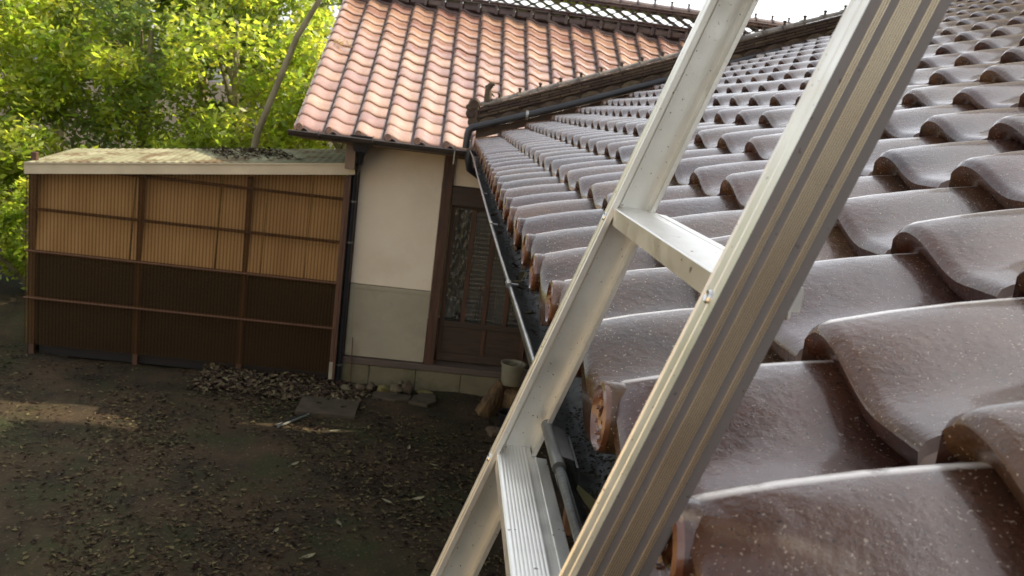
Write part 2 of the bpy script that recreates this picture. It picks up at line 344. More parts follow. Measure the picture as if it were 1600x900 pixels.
pale = [(-.62, 5.0, .09, .5, 'long pale leaf lying lowest of the pale leaves on the soil'), (-.2, 5.85, .085, 2.7, 'pale leaf on bare soil midway between the slab and the ladder'),
        (-.1, 6.9, .075, 1.5, 'round pale green leaf on the dark soil below the mossy stones'), (.02, 5.95, .1, .4, 'slim pale leaf beside the ladder side of the yard'),
        (-.95, 6.35, .08, .8, 'pale green leaf near the concrete slab on dark soil'), (-.5, 5.5, .07, 2.2, 'small pale leaf with upturned tip in the middle of the yard'),
        (.12, 6.6, .07, 3.0, 'pale leaf nearest the split log on the mossy soil'), (-.88, 5.3, .06, 1.1, 'small pale leaf at the left border of the yard soil'),
        (-.75, 7.1, .1, .2, 'broad pale leaf just in front of the concrete slab'), (.3, 5.5, .07, 2.0, 'pale leaf half hidden beside the ladder rail')]
for (x, y, s, q, lb) in pale:
    t = MB(); n = 7; vs = []
    for i in range(n):
        a = -s/2+s*i/(n-1); w_ = s*.2*math.sin(math.pi*(i+.25)/(n-.5)); zz = .012+.25*a*a/s+.012*i/n
        for b_, dz in ((-w_, .006), (0, 0), (w_, .007)):
            vs.append((x+a*math.cos(q)-b_*math.sin(q), y+a*math.sin(q)+b_*math.cos(q), gz(x, y)+zz+dz))
    t.add(vs, [(i*3+j, i*3+j+1, (i+1)*3+j+1, (i+1)*3+j) for i in range(n-1) for j in range(2)])
    t.tube([vs[1], (x-math.cos(q)*s*.75, y-math.sin(q)*s*.75, gz(x, y)+.012)], .0012, 5)
    o = t.build('fallen_leaf', M['pale_leaf'], smooth=True); tag(o, lb, 'leaf', 'large pale leaves fallen on the yard')

# ================================================================== BACK HOUSE
HB = thing('back_house', (0, 8.5, -2.87), 'cream plastered house with salmon glazed tile roof and dark timber door behind the yard', 'house')
YW = 8.5
def P(name, m, a, b=.004, parent=HB): return bx(name, m, parent, a, b)
wall = P('wall', M['plaster'], (-.865, -.066, YW, YW+.14, -1.84, -.2))
P('wall', M['plaster'], (.038, 5.2, YW+.02, YW+.14, -.765, -.2))['label'] = 'cream plaster strip above the door'
P('wall', M['plaster'], (1.95, 5.2, YW, YW+.14, -2.6, -.77))['label'] = 'cream plaster wall beyond the door'
dd = P('dado', M['mortar'], (-.862, -.068, YW-.012, YW+.14, -2.585, -1.845), .006)
mb = MB()
for (x0, x1, z0, z1) in ((-.862, -.812, -2.53, -1.89), (-.115, -.068, -2.53, -1.89), (-.862, -.068, -1.888, -1.845)): mb.box(x0, x1, YW-.017, YW-.012, z0, z1, .002)
mb.build('trowelled_border', M['mortar'], dd)
P('corner_post', M['wood'], (-.935, -.868, YW-.01, YW+.14, -2.63, -.2))
P('door_post', M['wood'], (-.062, .035, YW-.035, YW+.14, -2.59, -.42))
P('door_post', M['wood'], (1.86, 1.95, YW-.035, YW+.14, -2.59, -.42))
P('eave_beam', M['beam'], (.037, 5.2, YW-.045, YW+.15, -.5, -.4))
P('eave_beam', M['beam'], (-1.35, -.064, YW-.03, YW+.15, -.42, -.3))
P('lintel', M['wood_h'], (.037, 1.858, YW-.02, YW+.14, -.955, -.77))
P('sill', M['beam'], (-.94, 1.95, YW-.05, YW+.15, -2.655, -2.592))
for i, (x0, x1) in enumerate(((-.93, -.60), (-.597, -.13), (-.127, .33), (.333, .80), (.803, 1.25), (1.253, 1.7), (1.703, 2.2), (2.203, 5.2))):
    P('foundation_block', M['found'], (x0, x1, YW-.035-rn(0, .012), YW+.2, -3.0, -2.66-rn(0, .004)), .008)
P('side_wall', M['plaster'], (-.93, -.87, YW+.142, 11.2, -2.63, -.2)); P('rear_wall', M['plaster'], (-.93, 5.2, 11.2, 11.3, -2.8, .3))
# the two visible lower tan patches of the sill step
P('floor_board', M['wood_h'], (.04, 1.86, YW+.3, 10.2, -2.56, -2.52)); P('inner_wall', M['mortar'], (.04, 1.86, 10.2, 10.25, -2.5, -.5))
# door: two sliding leaves of glass and panels
def door_leaf(x0, x1, y, lab=None):
    dr = MB(); st = .042
    dr.box(x0, x0+st, y, y+.034, -2.555, -.957, .003)
    d = dr.build('door', M['wood'], HB)
    if lab: d['label'] = lab
    def sp(n, a, m='wood'): mb = MB(); mb.box(*a, b=.002); return mb.build(n, M[m], d)
    sp('stile', (x1-st, x1, y, y+.034, -2.555, -.957))
    sp('rail', (x0+st, x1-st, y+.001, y+.033, -.987, -.957), 'wood_h'); sp('rail', (x0+st, x1-st, y+.001, y+.033, -2.195, -2.135), 'wood_h'); sp('rail', (x0+st, x1-st, y+.001, y+.033, -2.555, -2.47), 'wood_h')
    n = 4; w_ = (x1-x0-2*st-(n-1)*.045)/n
    for i in range(n):
        a = x0+st+i*(w_+.045)
        if i < n-1: sp('mullion', (a+w_, a+w_+.045, y-.004, y+.032, -2.135, -.987))
        mb = MB(); mb.box(a, a+w_, y+.014, y+.018, -2.135, -.987, 0); mb.build('glass_pane', M['glass_a' if i == 0 else 'glass_b'], d)
    c = (x0+x1)/2+.02
    sp('mullion', (c-.018, c+.018, y-.002, y+.032, -2.47, -2.195))
    sp('panel', (x0+st, c-.018, y+.012, y+.024, -2.47, -2.195), 'wood_h'); sp('panel', (c+.018, x1-st, y+.012, y+.024, -2.47, -2.195), 'wood_h')
    sp('door_pull', (x1-.03, x1-.012, y-.006, y, -1.75, -1.6), 'black')
door_leaf(.05, .94, YW+.045); door_leaf(.9, 1.84, YW+.085, 'rear sliding door leaf')
# things standing inside behind the glass
def pot(x, y, r, z0, z1, lab):
    t = MB(); t.lathe((x, y, 0), [(.001, z0), (r*.8, z0), (r, z1-.02), (r*1.07, z1-.018), (r*1.07, z1), (r*.95, z1), (r*.75, z0+.02), (.001, z0+.02)], 20)
    o = t.build('pot', M['bowl'], smooth=True); tag(o, lab, 'pot', 'pots on the shelf behind the door')
bx('shelf', M['wood_h'], None, (.06, 1.8, 8.62, 8.9, -2.15, -2.125)); sh = bpy.data.objects['shelf']; tag(sh, 'dark shelf board behind the glass of the door', 'shelf')
pot(.145, 8.73, .075, -2.124, -1.93, 'pale pot behind the first glass pane of the door'); pot(.345, 8.74, .08, -2.124, -1.94, 'pale pot behind the second glass pane of the door')
t = MB(); t.box(.43, .6, 8.66, 8.85, -2.124, -1.8, .004); t.box(.48, .55, 8.652, 8.66, -1.9, -1.87, 0); tag(t.build('crate', M['crate']), 'brown wooden crate behind the third glass pane of the door', 'crate')

# roof: one course run r, plane slope tb
BX0, BY0, BZ0 = -1.424, 8.03, -.372; TB = .545; RB = .176; NCB, NRB = 25, 15; WB = .2655
def bpos(i, j): return (BX0+i*WB, BY0+j*RB, BZ0+j*RB*TB+.025*(j/15)*(j/15-1)*1.6)
deck = MB(); x1 = BX0+NCB*WB
deck.add([(BX0+.03, 8.08, BZ0-.055), (x1, 8.08, BZ0-.055), (x1, 10.75, BZ0-.055+2.67*TB-.02), (BX0+.03, 10.75, BZ0-.055+2.67*TB-.02),
          (BX0+.03, 8.08, BZ0-.09), (x1, 8.08, BZ0-.09), (x1, 10.75, BZ0-.09+2.67*TB-.02), (BX0+.03, 10.75, BZ0-.09+2.67*TB-.02),
          (BX0+.03, 13.3, BZ0-.055), (x1, 13.3, BZ0-.055), (BX0+.03, 13.3, BZ0-.1), (x1, 13.3, BZ0-.1)],
         [(0, 1, 2, 3), (4, 7, 6, 5), (0, 4, 5, 1), (0, 3, 7, 4), (1, 5, 6, 2), (3, 2, 9, 8), (7, 10, 11, 6), (8, 9, 11, 10), (3, 8, 10, 7), (2, 6, 11, 9)])
broof = deck.build('roof', M['rafter'], HB)
tm = tile_mb(WB, RB, .43, .034, .046, 12, .003).mesh('roof_tile', M['tile_back'], True)
te_ = tile_mb(WB, RB, .43, .034, .046, 12, .003); eave_extra(te_, WB, .046, .034, drop=.05); tem = te_.mesh('eave_tile', M['tile_back'], True)
td_ = tile_mb(WB, RB, .43, .034, .046, 12, .003).mesh('dark_roof_tile', M['tile_dark'], True)
cells = [(i, j) for j in range(NRB+1) for i in range(NCB)]
cells.sort(key=lambda c: (c[0] > 13)*100+c[0]*0+(c[1]))
cells.sort(key=lambda c: 0 if (c[0] <= 17) else 1)
# the right-hand columns low down are behind the front roof
def hidden(i, j):
    x, y, z = bpos(i, j); return x/y > .03+(.45*(.0+z/y+.03)/.07 if z/y > -.03 else 0)
cells.sort(key=lambda c: (1 if hidden(*c) else 0, c[0] > 16, c[0]))
rest = MB()
for k, (i, j) in enumerate(cells):
    p = bpos(i, j); me = tem if j == 0 else (td_ if j >= NRB-0 else tm)
    p = (p[0]+rn(-.002, .002), p[1]+rn(-.003, .003), p[2]+rn(-.0015, .0015))
    if k < 300: place('eave_tile' if j == 0 else 'roof_tile', me, p, broof, rot=(rn(-.008, .008), rn(-.008, .008), rn(-.008, .008)))
    else:
        rest.add([(v.co[0]+p[0], v.co[1]+p[1], v.co[2]+p[2]) for v in me.vertices], [tuple(q.vertices) for q in me.polygons])
o = rest.build('roof_tiles', M['tile_back'], broof, smooth=True, fix=False); tag(o, 'remaining salmon tiles of the roof', kind='stuff')
# verge tiles at the left edge are curled down
mb = MB()
for j in range(NRB):
    p = bpos(0, j); mb.box(p[0]-.012, p[0]+.012, p[1]+.0, p[1]+RB+.02, p[2]-.05, p[2]+.012, .004)
    for q in range(8): pass
vt = MB()
for j in range(NRB):
    p = bpos(0, j); a = (p[0]-.01, p[1], p[2]); s_ = RB*TB
    vt.add([(a[0]-.008, a[1], a[2]-.07), (a[0]+.012, a[1], a[2]-.07), (a[0]+.012, a[1], a[2]+.022), (a[0]-.008, a[1], a[2]+.018),
            (a[0]-.008, a[1]+RB, a[2]-.07+s_), (a[0]+.012, a[1]+RB, a[2]-.07+s_), (a[0]+.012, a[1]+RB, a[2]+.006+s_), (a[0]-.008, a[1]+RB, a[2]+.004+s_)],
           [(0, 1, 2, 3), (4, 7, 6, 5), (0, 3, 7, 4), (1, 5, 6, 2), (3, 2, 6, 7), (0, 4, 5, 1)])
vt.build('verge_board', M['tile_back'], broof)
# main ridge on top
RY = BY0+NRB*RB+.02; RZ = BZ0+NRB*RB*TB; RX0, RX1 = BX0+.1, 5.0
ridge = MB(); ridge.box(RX0, RX1, RY+.06, RY+.24, RZ-.08, RZ+.10, .01); ridge = ridge.build('main_ridge', M['tile_dark'], HB)
def boxmesh(n, m, sx, sy, sz, b=.006): t = MB(); t.box(0, sx, -sy/2, sy/2, 0, sz, b); return t.mesh(n, M[m])
cap_end = MB(); cap_end.box(0, .19, -.15, .15, 0, .085, .02); cap_end.box(.168, .206, -.165, .165, -.006, .1, .012)
ce = cap_end.mesh('ridge_base_tile', M['tile_dark'])
noshi = boxmesh('flat_ridge_tile', 'tile_dark', .205, .30, .022, .005)
nlow = RZ+.035
n_ = int((RX1-RX0)/.21)
for i in range(n_):
    x = RX0+i*.21
    place('ridge_base_tile', ce, (x, RY+.15, nlow), ridge)
    for k, z in enumerate((.10, .127)): place('flat_ridge_tile', noshi, (x+(.1 if k else 0), RY+.15+rn(-.004, .004), nlow+z), ridge)
    for k, z in enumerate((.275, .302)): place('flat_ridge_tile', noshi, (x+(.1 if k else 0), RY+.15+rn(-.004, .004), nlow+z), ridge)
# pierced wave lattice between the flat layers
wave = {}
for ph in (1, -1):
    t = MB(); n = 14; pr = []
    for i in range(n+1): pr.append((.19*i/n, .019*ph*math.cos(2*math.pi*i/n)))
    vs = [(x, y, z+d) for (x, z) in pr for (y, d) in ((-.07, -.0055), (.07, -.0055), (.07, .0055), (-.07, .0055))]
    t.add(vs, [(i*4+j, i*4+(j+1) % 4, (i+1)*4+(j+1) % 4, (i+1)*4+j) for i in range(n) for j in range(4)]+[(0, 3, 2, 1), (n*4, n*4+1, n*4+2, n*4+3)])
    wave[ph] = t.mesh('lattice_tile', M['tile_dark'], True)
for r_ in range(3):
    for i in range(int((RX1-RX0)/.19)):
        place('lattice_tile', wave[1 if r_ % 2 == 0 else -1], (RX0+i*.19, RY+.15, nlow+.173+.045*r_), ridge)
capm = MB(); n = 10
vs = []; rw = [(0, .085), (.19, .08), (.19, .096), (.212, .096)]
for (x, r_) in rw: vs += [(x, r_*1.2*math.cos(math.pi*j/n), r_*.75*math.sin(math.pi*j/n)) for j in range(n+1)]
capm.add(vs, [(i*(n+1)+j, i*(n+1)+j+1, (i+1)*(n+1)+j+1, (i+1)*(n+1)+j) for i in range(len(rw)-1) for j in range(n)]); capme = capm.mesh('ridge_cap_tile', M['tile_dark'], True)
for i in range(n_): 
    o = place('ridge_cap_tile', capme, (RX0+i*.21, RY+.15, nlow+.325), ridge)
pg = MB(); pg.lathe((0, 0, 0), [(.012, 0), (.012, .035), (.02, .038), (.016, .05), (.001, .054)], 8); pgm = pg.mesh('ridge_peg', M['tile_moss'], True)
for i in range(n_): place('ridge_peg', pgm, (RX0+i*.21+.2, RY+.15, nlow+.39), ridge)
orn = MB(); orn.lathe((RX0-.03, RY+.15, RZ+.13), [(.001, -.03), (.09, -.03), (.105, -.01), (.1, .03), (.001, .03)], 20, 0); orn.box(RX0-.04, RX0, RY-.03, RY+.33, RZ-.08, RZ+.14, .02)
orn.build('ridge_end_tile', M['tile_dark'], HB, smooth=True)
# straw caught on the tiles
t = MB()
for i in range(70):
    c = Vector((-1.36+rn(-.0, .2), 9.55+rn(-.06, .06), .5)); c.z = BZ0+(c.y-BY0)*TB+rn(.02, .05); q = rn(0, 6.28); l = rn(.02, .05)
    t.tube([c, c+Vector((math.cos(q)*l, math.sin(q)*l, rn(-.01, .02)))], .0018, 4)
tag(t.build('straw', M['straw'], fix=False), 'wisp of dry straw caught on the salmon roof tiles', kind='stuff')
# eave gutter, hooks, hopper and downpipe of the back house
def half_gutter(name, m, p0, p1, r, parent, side, wall_t=.004, n=10, joints=(), sag=0):
    p0 = Vector(p0); p1 = Vector(p1); side = Vector(side); up = Vector((0, 0, 1)); pr = []
    for j in range(n+1): q = math.pi*j/n; pr.append(side*(r*math.cos(q))-up*(r*math.sin(q)))
    for j in range(n, -1, -1): q = math.pi*j/n; pr.append(side*((r-wall_t)*math.cos(q))-up*((r-wall_t)*math.sin(q)))
    k = 24; path = [p0.lerp(p1, i/k)+up*sag*math.sin(i*2.1+.3)*.5 for i in range(k+1)]
    t = MB(); t.sweep(pr, path, True); return t.build(name, m, parent, smooth=True), path
bg_, pth = half_gutter('eave_gutter', M['bronze_pipe'], (-1.47, 7.97, -.395), (5.0, 7.97, -.395), .05, HB, (0, -1, 0))
t = MB(); t.tube([(-1.47, 7.92, -.395), (5.0, 7.92, -.395)], .007, 8); t.build('gutter_lip', M['bronze_pipe'], bg_, smooth=True)
for x in (-1.2, -.72, .02, .75, 1.5):
    t = MB(); t.tube([(x, 7.972, -.36), (x, 7.915, -.375), (x, 7.91, -.41), (x, 7.94, -.447), (x, 7.98, -.45), (x, 8.1, -.42)], .0055, 6); t.build('gutter_hook', M['bronze_pipe'], bg_, smooth=True)
t = MB(); t.tube([(.02, 7.905, -.40), (.02, 7.91, -.52)], .009, 8); t.build('rain_drip_strap', M['rim'], bg_)
hp = MB()
def frustum(mb, c, a0, b0, z0, a1, b1, z1):
    vs = [(c[0]+sx*a, c[1]+sy*b, z) for (a, b, z) in ((a0, b0, z0), (a1, b1, z1)) for sx, sy in ((-1, -1), (1, -1), (1, 1), (-1, 1))]
    mb.add(vs, [(3, 2, 1, 0), (4, 5, 6, 7)]+[(i, (i+1) % 4, 4+(i+1) % 4, 4+i) for i in range(4)])
frustum(hp, (-.83, 8.1), .06, .06, -.52, .1, .09, -.37); frustum(hp, (-.83, 8.12), .028, .028, -.56, .058, .058, -.502)
hp.build('rain_hopper', M['pipe'], HB)
t = MB(); t.tube([(-.83, 8.12, -.55), (-.835, 8.14, -.62), (-.875, 8.3, -.68), (-.9, 8.4, -.76), (-.9, 8.41, -.9), (-.9, 8.41, -2.2), (-.9, 8.41, -2.86)], .03, 14)
dp = t.build('downpipe', M['pipe'], HB, smooth=True)
for z in (-1.02, -1.42, -2.665): t = MB(); t.lathe((-.9, 8.41, z), [(.031, -.01), (.034, -.008), (.034, .008), (.031, .01)], 14); t.box(-.945, -.90, 8.42, 8.48, z-.006, z+.006, 0); t.build('pipe_clip', M['rim'], dp)
for (x, z) in ((-.93, -.36),): P('rafter_end', M['rafter'], (x-.04, x+.05, 8.1, 8.49, z-.33, z-.03))
P('rafter_end', M['orange_wood'], (-.9, -.84, 8.44, 8.485, -.66, -.6))
for i in range(10): P('rafter', M['rafter'], (-1.2+i*.45, -1.15+i*.45, 8.12, 8.49, -.41, -.365))
t = MB(); t.tube([(-.79, 8.44, -2.38), (-.78, 8.42, -2.6), (-.765, 8.38, -2.86)], .0045, 6); tag(t.build('thin_stake', M['wood']), 'thin dark stake leaning on the wall beside the downpipe', 'stake')

# ================================================================== SHED
SH = thing('shed', (-1.9, 8.4, -2.87), 'lean-to shed walled with amber corrugated plastic under a mossy roof', 'shed')
YS = 8.33
t = MB(); n = 620; pth = []
x0, x1 = -3.9, -.968
vs = []
for i in range(n+1):
    x = x0+(x1-x0)*i/n; y = YS+.008*math.sin(2*math.pi*x/.032); top = -.765-.09*(x1-x)
    vs += [(x, y, -2.74), (x, y, top)]
t.add(vs, [(i*2, i*2+2, i*2+3, i*2+1) for i in range(n)])
t.build('corrugated_sheet', M['sheet'], SH, smooth=80, fix=False)
def sb(n, m, a, b=.003): return bx(n, M[m], SH, a, b)
for z, m in ((-1.005, 'wood'), (-1.425, 'wood'), (-1.83, 'orange_wood'), (-2.285, 'orange_wood')): sb('cross_batten', m, (x0, -.975, YS+.018, YS+.045, z-.014, z+.014))
for z in (-1.005, -1.425):
    for i in range(12): t = MB(); t.lathe((-1.08-i*.19+rn(-.02, .02), YS-.012, z), [(.009, .004), (.009, 0), (.004, -.005), (.0005, -.006)], 8, 1); t.build('sheet_nail', M['black'], SH)
for z in (-1.832, -2.287): t = MB(); t.tube([(x0, YS-.012, z+.01), (-.975, YS-.012, z+.01)], .007, 6); t.build('front_batten', M['orange_wood'], SH)
sb('corner_batten', 'orange_wood', (-.985, -.952, YS-.006, YS+.03, -2.62, -.78)); sb('corner_batten', 'wood', (-.949, -.925, YS-.02, YS+.05, -2.8, -.77)); sb('post_foot', 'mortar', (-.985, -.94, YS-.012, YS+.03, -2.8, -2.622))
for x in (-1.9, -2.9, -3.88): sb('post', 'wood', (x, x+.05, YS+.05, YS+.1, -2.87, -.9))
def fas(n, m, xa, xb, ya, yb, za, zb, h):
    t = MB(); vs = [(x, y, z+d) for (x, z) in ((xa, za), (xb, zb)) for (y, d) in ((ya, 0), (yb, 0), (yb, h), (ya, h))]
    t.add(vs, [(0, 1, 2, 3), (4, 7, 6, 5)]+[(i, 4+i, 4+(i+1) % 4, (i+1) % 4) for i in range(4)]); return t.build(n, M[m], SH)
fas('fascia', 'fascia', x0, -.893, YS-.03, YS+.0, -1.1, -.755, .104); fas('fascia_lip', 'fascia', x0, -.893, YS-.042, YS-.031, -1.006, -.66, .014)
t = MB(); vs = []; n = 160
for i in range(n+1):
    x = x0+(-.94-x0)*i/n; z = -.645-.09*1.3*(-.94-x)+.004*math.sin(2*math.pi*x/.076)
    vs += [(x, YS-.04, z), (x, YS+1.0, z+.075), (x, YS+1.0, z+.06), (x, YS-.04, z-.012)]
t.add(vs, [(i*4+j, i*4+4+j, i*4+4+(j+1) % 4, i*4+(j+1) % 4) for i in range(n) for j in range(4)]); t.build('shed_roof_sheet', M['shedroof'], SH, smooth=True)
t = MB(); n = 300; vs = []
for i in range(n+1):
    x = x0+(-.97-x0)*i/n; y = 9.27+.008*math.sin(2*math.pi*x/.032); vs += [(x, y, -1.9), (x, y, -.66-.09*(-.94-x))]
t.add(vs, [(i*2, i*2+2, i*2+3, i*2+1) for i in range(n)]); t.build('corrugated_sheet', M['sheet'], SH, smooth=80, fix=False)
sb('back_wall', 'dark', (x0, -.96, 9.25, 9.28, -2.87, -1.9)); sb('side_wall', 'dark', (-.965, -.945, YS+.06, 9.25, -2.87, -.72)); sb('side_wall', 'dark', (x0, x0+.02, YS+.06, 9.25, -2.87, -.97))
t = MB()
for i in range(1500):
    x = rn(-2.6, -.93); y = rn(8.36, 9.25); q = math.sin(x*4+y*2.5)
    if q < .1 or (y < 8.6 and random.random() < .7): continue
    leafshape(t, (x, y, -.645-.117*(-.94-x)+(y-8.3)*.072+rn(.008, .03)), rn(.03, .07), rn(0, 6.28), rn(-.4, .4), rn(0, .3))
tag(t.build('roof_leaf_debris', M['litter'], fix=False), 'brown dead leaves lying on the mossy shed roof', kind='stuff')
for k, (xa, xb, za, zb, y) in enumerate(((-1.3, -.975, -1.85, -.8, 8.5), (-1.72, -1.31, -1.85, -.83, 8.5), (-2.15, -1.73, -1.85, -.87, 8.5), (-2.95, -2.17, -1.85, -.93, 8.5), (-3.86, -2.97, -1.85, -1.0, 8.5))):  # tan boards added behind the sheet to give its upper glow
    t = MB(); t.add([(x, yy+(.12 if z == za else 0)*-1, z) for x in (xa, xb) for yy in (y, y+.02) for z in (za, zb)], [(0, 1, 3, 2), (4, 6, 7, 5), (0, 4, 5, 1), (2, 3, 7, 6), (0, 2, 6, 4), (1, 5, 7, 3)])
    tag(t.build('board', M['glow_board']), ['tan glow board inside the shed nearest the house corner', 'second tan glow board from the house corner inside the shed', 'third tan glow board from the house corner inside the shed', 'wide tan glow board inside the outer half of the shed', 'tan glow board at the far outer end of the shed'][k], 'board', 'tan boards added inside the shed to colour its glow')  # boards added only for the upper glow of the sheet
sb('shed_dark_block', 'dark', (x0+.1, -.97, 8.42, 9.2, -2.86, -1.87))  # black block added where the lower interior is only dark

# ================================================================== YARD THINGS
def rock(name, c, s, lab, m='stone', cat='stone', grp=None):
    t = MB(); n, k = 10, 7; vs = []
    ph = [rn(0, 6) for _ in range(4)]
    for i in range(k):
        th = math.pi*(i+.02)/(k-.96)
        for j in range(n):
            q = 2*math.pi*j/n; r_ = 1+.16*math.sin(2*q+ph[0]+th)+.12*math.sin(3*q+ph[1]+2*th)+.08*math.sin(5*th+ph[2]+q)+rn(-.05, .05)
            vs.append((c[0]+s[0]*r_*math.sin(th)*math.cos(q), c[1]+s[1]*r_*math.sin(th)*math.sin(q), c[2]+s[2]*r_*math.cos(th)))
    t.add(vs, [(i*n+j, i*n+(j+1) % n, (i+1)*n+(j+1) % n, (i+1)*n+j) for i in range(k-1) for j in range(n)]+[list(range(n)), [(k-1)*n+j for j in range(n)]])
    return tag(t.build(name, M[m], smooth=50), lab, cat, grp)
G_ = 'stones lying along the foot of the wall'
rock('stone', (-.66, 8.28, -2.84), (.05, .045, .035), 'small pinkish stone nearest the downpipe', grp=G_)
rock('stone', (-.555, 8.3, -2.835), (.05, .05, .045), 'round grey stone left of the yellow stone', grp=G_)
rock('stone', (-.43, 8.3, -2.84), (.075, .05, .035), 'yellow mossy stone below the wall', 'yellow_stone', grp=G_)
rock('stone', (-.31, 8.28, -2.825), (.07, .05, .045), 'brown cracked stone between the yellow and the upright stone', grp=G_)
rock('stone', (-.2, 8.3, -2.81), (.055, .05, .065), 'tall rounded stone standing against the foundation', grp=G_)
rock('stone', (-.02, 8.33, -2.85), (.1, .05, .028), 'flat yellowish stone right of the tall one', 'yellow_stone', grp=G_)
rock('stone', (-.8, 8.25, -2.85), (.06, .05, .03), 'dark low stone beside the downpipe foot', grp=G_)
rock('stone', (-.27, 8.36, -2.78), (.035, .03, .03), 'little stone perched on the brown one', grp=G_)
def plate(name, pts, z0, z1, m, lab, cat):
    t = MB(); n = len(pts); vs = [(x, y, z) for z in (z0, z1-.006) for (x, y) in pts]; cx = sum(p[0] for p in pts)/n; cy = sum(p[1] for p in pts)/n
    vs += [(cx+(x-cx)*.97, cy+(y-cy)*.97, z1) for (x, y) in pts]
    t.add(vs, [[2*n+i for i in range(n)]]+[(k*n+i, k*n+(i+1) % n, (k+1)*n+(i+1) % n, (k+1)*n+i) for k in (0, 1) for i in range(n)]); return tag(t.build(name, M[m]), lab, cat)
plate('paving_stone', [(-.52, 8.1), (-.3, 8.03), (-.16, 8.07), (-.14, 8.2), (-.35, 8.25), (-.52, 8.22)], -2.88, -2.845, 'slab', 'flat paving stone in front of the yellow stone', 'paving stone')
plate('paving_stone', [(-.16, 7.98), (.02, 7.93), (.1, 8.05), (.09, 8.24), (-.05, 8.27), (-.12, 8.15)], -2.88, -2.825, 'slab', 'angular paving stone right of the other flat stone', 'paving stone')
# concrete slab with two holes
SL = MB(); cx0, cx1, cy0, cy1, zt, zb = -1.15, -.62, 7.45, 7.87, -2.835, -2.9
hole = [(-.975, 7.73, .022), (-.745, 7.68, .022)]
xsg = [cx0, -1.0, -.95, -.77, -.72, cx1]; ysg = [cy0, 7.655, 7.705, 7.755, cy1]
for i in range(5):
    for j in range(4):
        if (i == 1 and j == 2) or (i == 3 and j == 1): continue
        SL.add([(xsg[i], ysg[j], zt), (xsg[i+1], ysg[j], zt), (xsg[i+1], ysg[j+1], zt), (xsg[i], ysg[j+1], zt)], [(0, 1, 2, 3)])
for (i, j) in ((1, 2), (3, 1)):
    a, b, c, d = xsg[i], xsg[i+1], ysg[j], ysg[j+1]
    SL.add([(x, y, z) for z in (zt, zb+.01) for (x, y) in ((a, c), (b, c), (b, d), (a, d))], [(k, (k+1) % 4, 4+(k+1) % 4, 4+k) for k in range(4)]+[(4, 5, 6, 7)])
SL.add([(x, y, z) for z in (zt, zb) for (x, y) in ((cx0, cy0), (cx1, cy0), (cx1, cy1), (cx0, cy1))], [(k, (k+1) % 4, 4+(k+1) % 4, 4+k) for k in range(4)])
tag(SL.build('drain_slab', M['slab'], fix=False), 'grey concrete slab with two lifting holes lying on the soil', 'slab')
t = MB()
t.tube([(-1.22, 7.06, -2.84), (-1.02, 7.43, -2.845)], .011, 10); tag(t.build('grey_rod', M['greypipe'], smooth=True), 'thin pale rod on the soil touching the slab', 'rod')
t = MB(); t.tube([(-1.26, 7.1, -2.85), (-1.06, 7.44, -2.85)], .008, 10); tag(t.build('dark_rod', M['pipe'], smooth=True), 'thin dark rod lying beside the pale rod', 'rod')
# split log, block, bucket
rock('chopping_log', (.86, 7.92, -2.7), (.16, .15, .18), 'broad wooden block that carries the bucket', 'stump', 'log')
ls = MB(); n = 12; vs = []
for i in range(9):
    f_ = i/8; c = Vector((.57+.15*f_, 7.9, -2.86+.42*f_*.82)); rr = .095*(1-.35*f_)
    for j in range(n):
        q = 2*math.pi*j/n; r_ = rr*(1+.16*math.sin(3*q+1)+.1*math.sin(5*q+2*f_)+rn(-.05, .05)); vs.append((c.x+r_*math.cos(q), c.y+r_*.8*math.sin(q), c.z+rr*.4*math.cos(q)*-.6))
ls.add(vs, [(i*n+j, i*n+(j+1) % n, (i+1)*n+(j+1) % n, (i+1)*n+j) for i in range(8) for j in range(n)]+[list(range(n)), [8*n+j for j in range(n)]])
tag(ls.build('split_log', M['stump'], smooth=45), 'rough pale split log leaning on the wooden block', 'log')
BK = thing('bucket', (.79, 7.9, -2.53), 'grey plastic bucket of soil standing on the wooden block', 'bucket')
t = MB(); t.lathe((.79, 7.9, 0), [(.001, -2.53), (.092, -2.53), (.098, -2.52), (.112, -2.335), (.122, -2.333), (.122, -2.318), (.108, -2.318), (.1, -2.36), (.09, -2.51), (.001, -2.51)], 28); t.build('bucket_body', M['bucket'], BK, smooth=True)
t = MB(); t.lathe((.79, 7.9, 0), [(.103, -2.375), (.07, -2.365), (.03, -2.36), (.001, -2.362)], 20); t.build('soil', M['bucketin'], BK)
t = MB()
for i in range(26): q = rn(0, 6.28); r_ = rn(0, .08); leafshape(t, (.79+r_*math.cos(q), 7.9+r_*math.sin(q), -2.35), rn(.03, .05), rn(0, 6.28), rn(-.5, .5), .3)
t.build('dead_leaves', M['pale_leaf'], BK, fix=False)
t = MB(); t.tube([(.87, 7.84, -2.52), (.862, 7.86, -2.2), (.86, 7.88, -1.95)], .004, 6); tag(t.build('garden_cane', M['wood']), 'thin cane standing up beside the bucket', 'cane')
t = MB(); t.lathe((.78, 7.6, 0), [(.001, -2.865), (.08, -2.865), (.105, -2.72), (.11, -2.72), (.11, -2.705), (.098, -2.705), (.075, -2.85), (.001, -2.85)], 20); tag(t.build('black_pot', M['black'], smooth=True), 'black plastic flowerpot in front of the wooden block', 'pot')
rock('stone', (.66, 7.45, -2.86), (.1, .08, .05), 'pale broad stone on the soil near the black pot', grp='stones round the log')
rock('stone', (.68, 7.05, -2.86), (.09, .07, .045), 'second pale stone nearer the ladder than the black pot', grp='stones round the log')

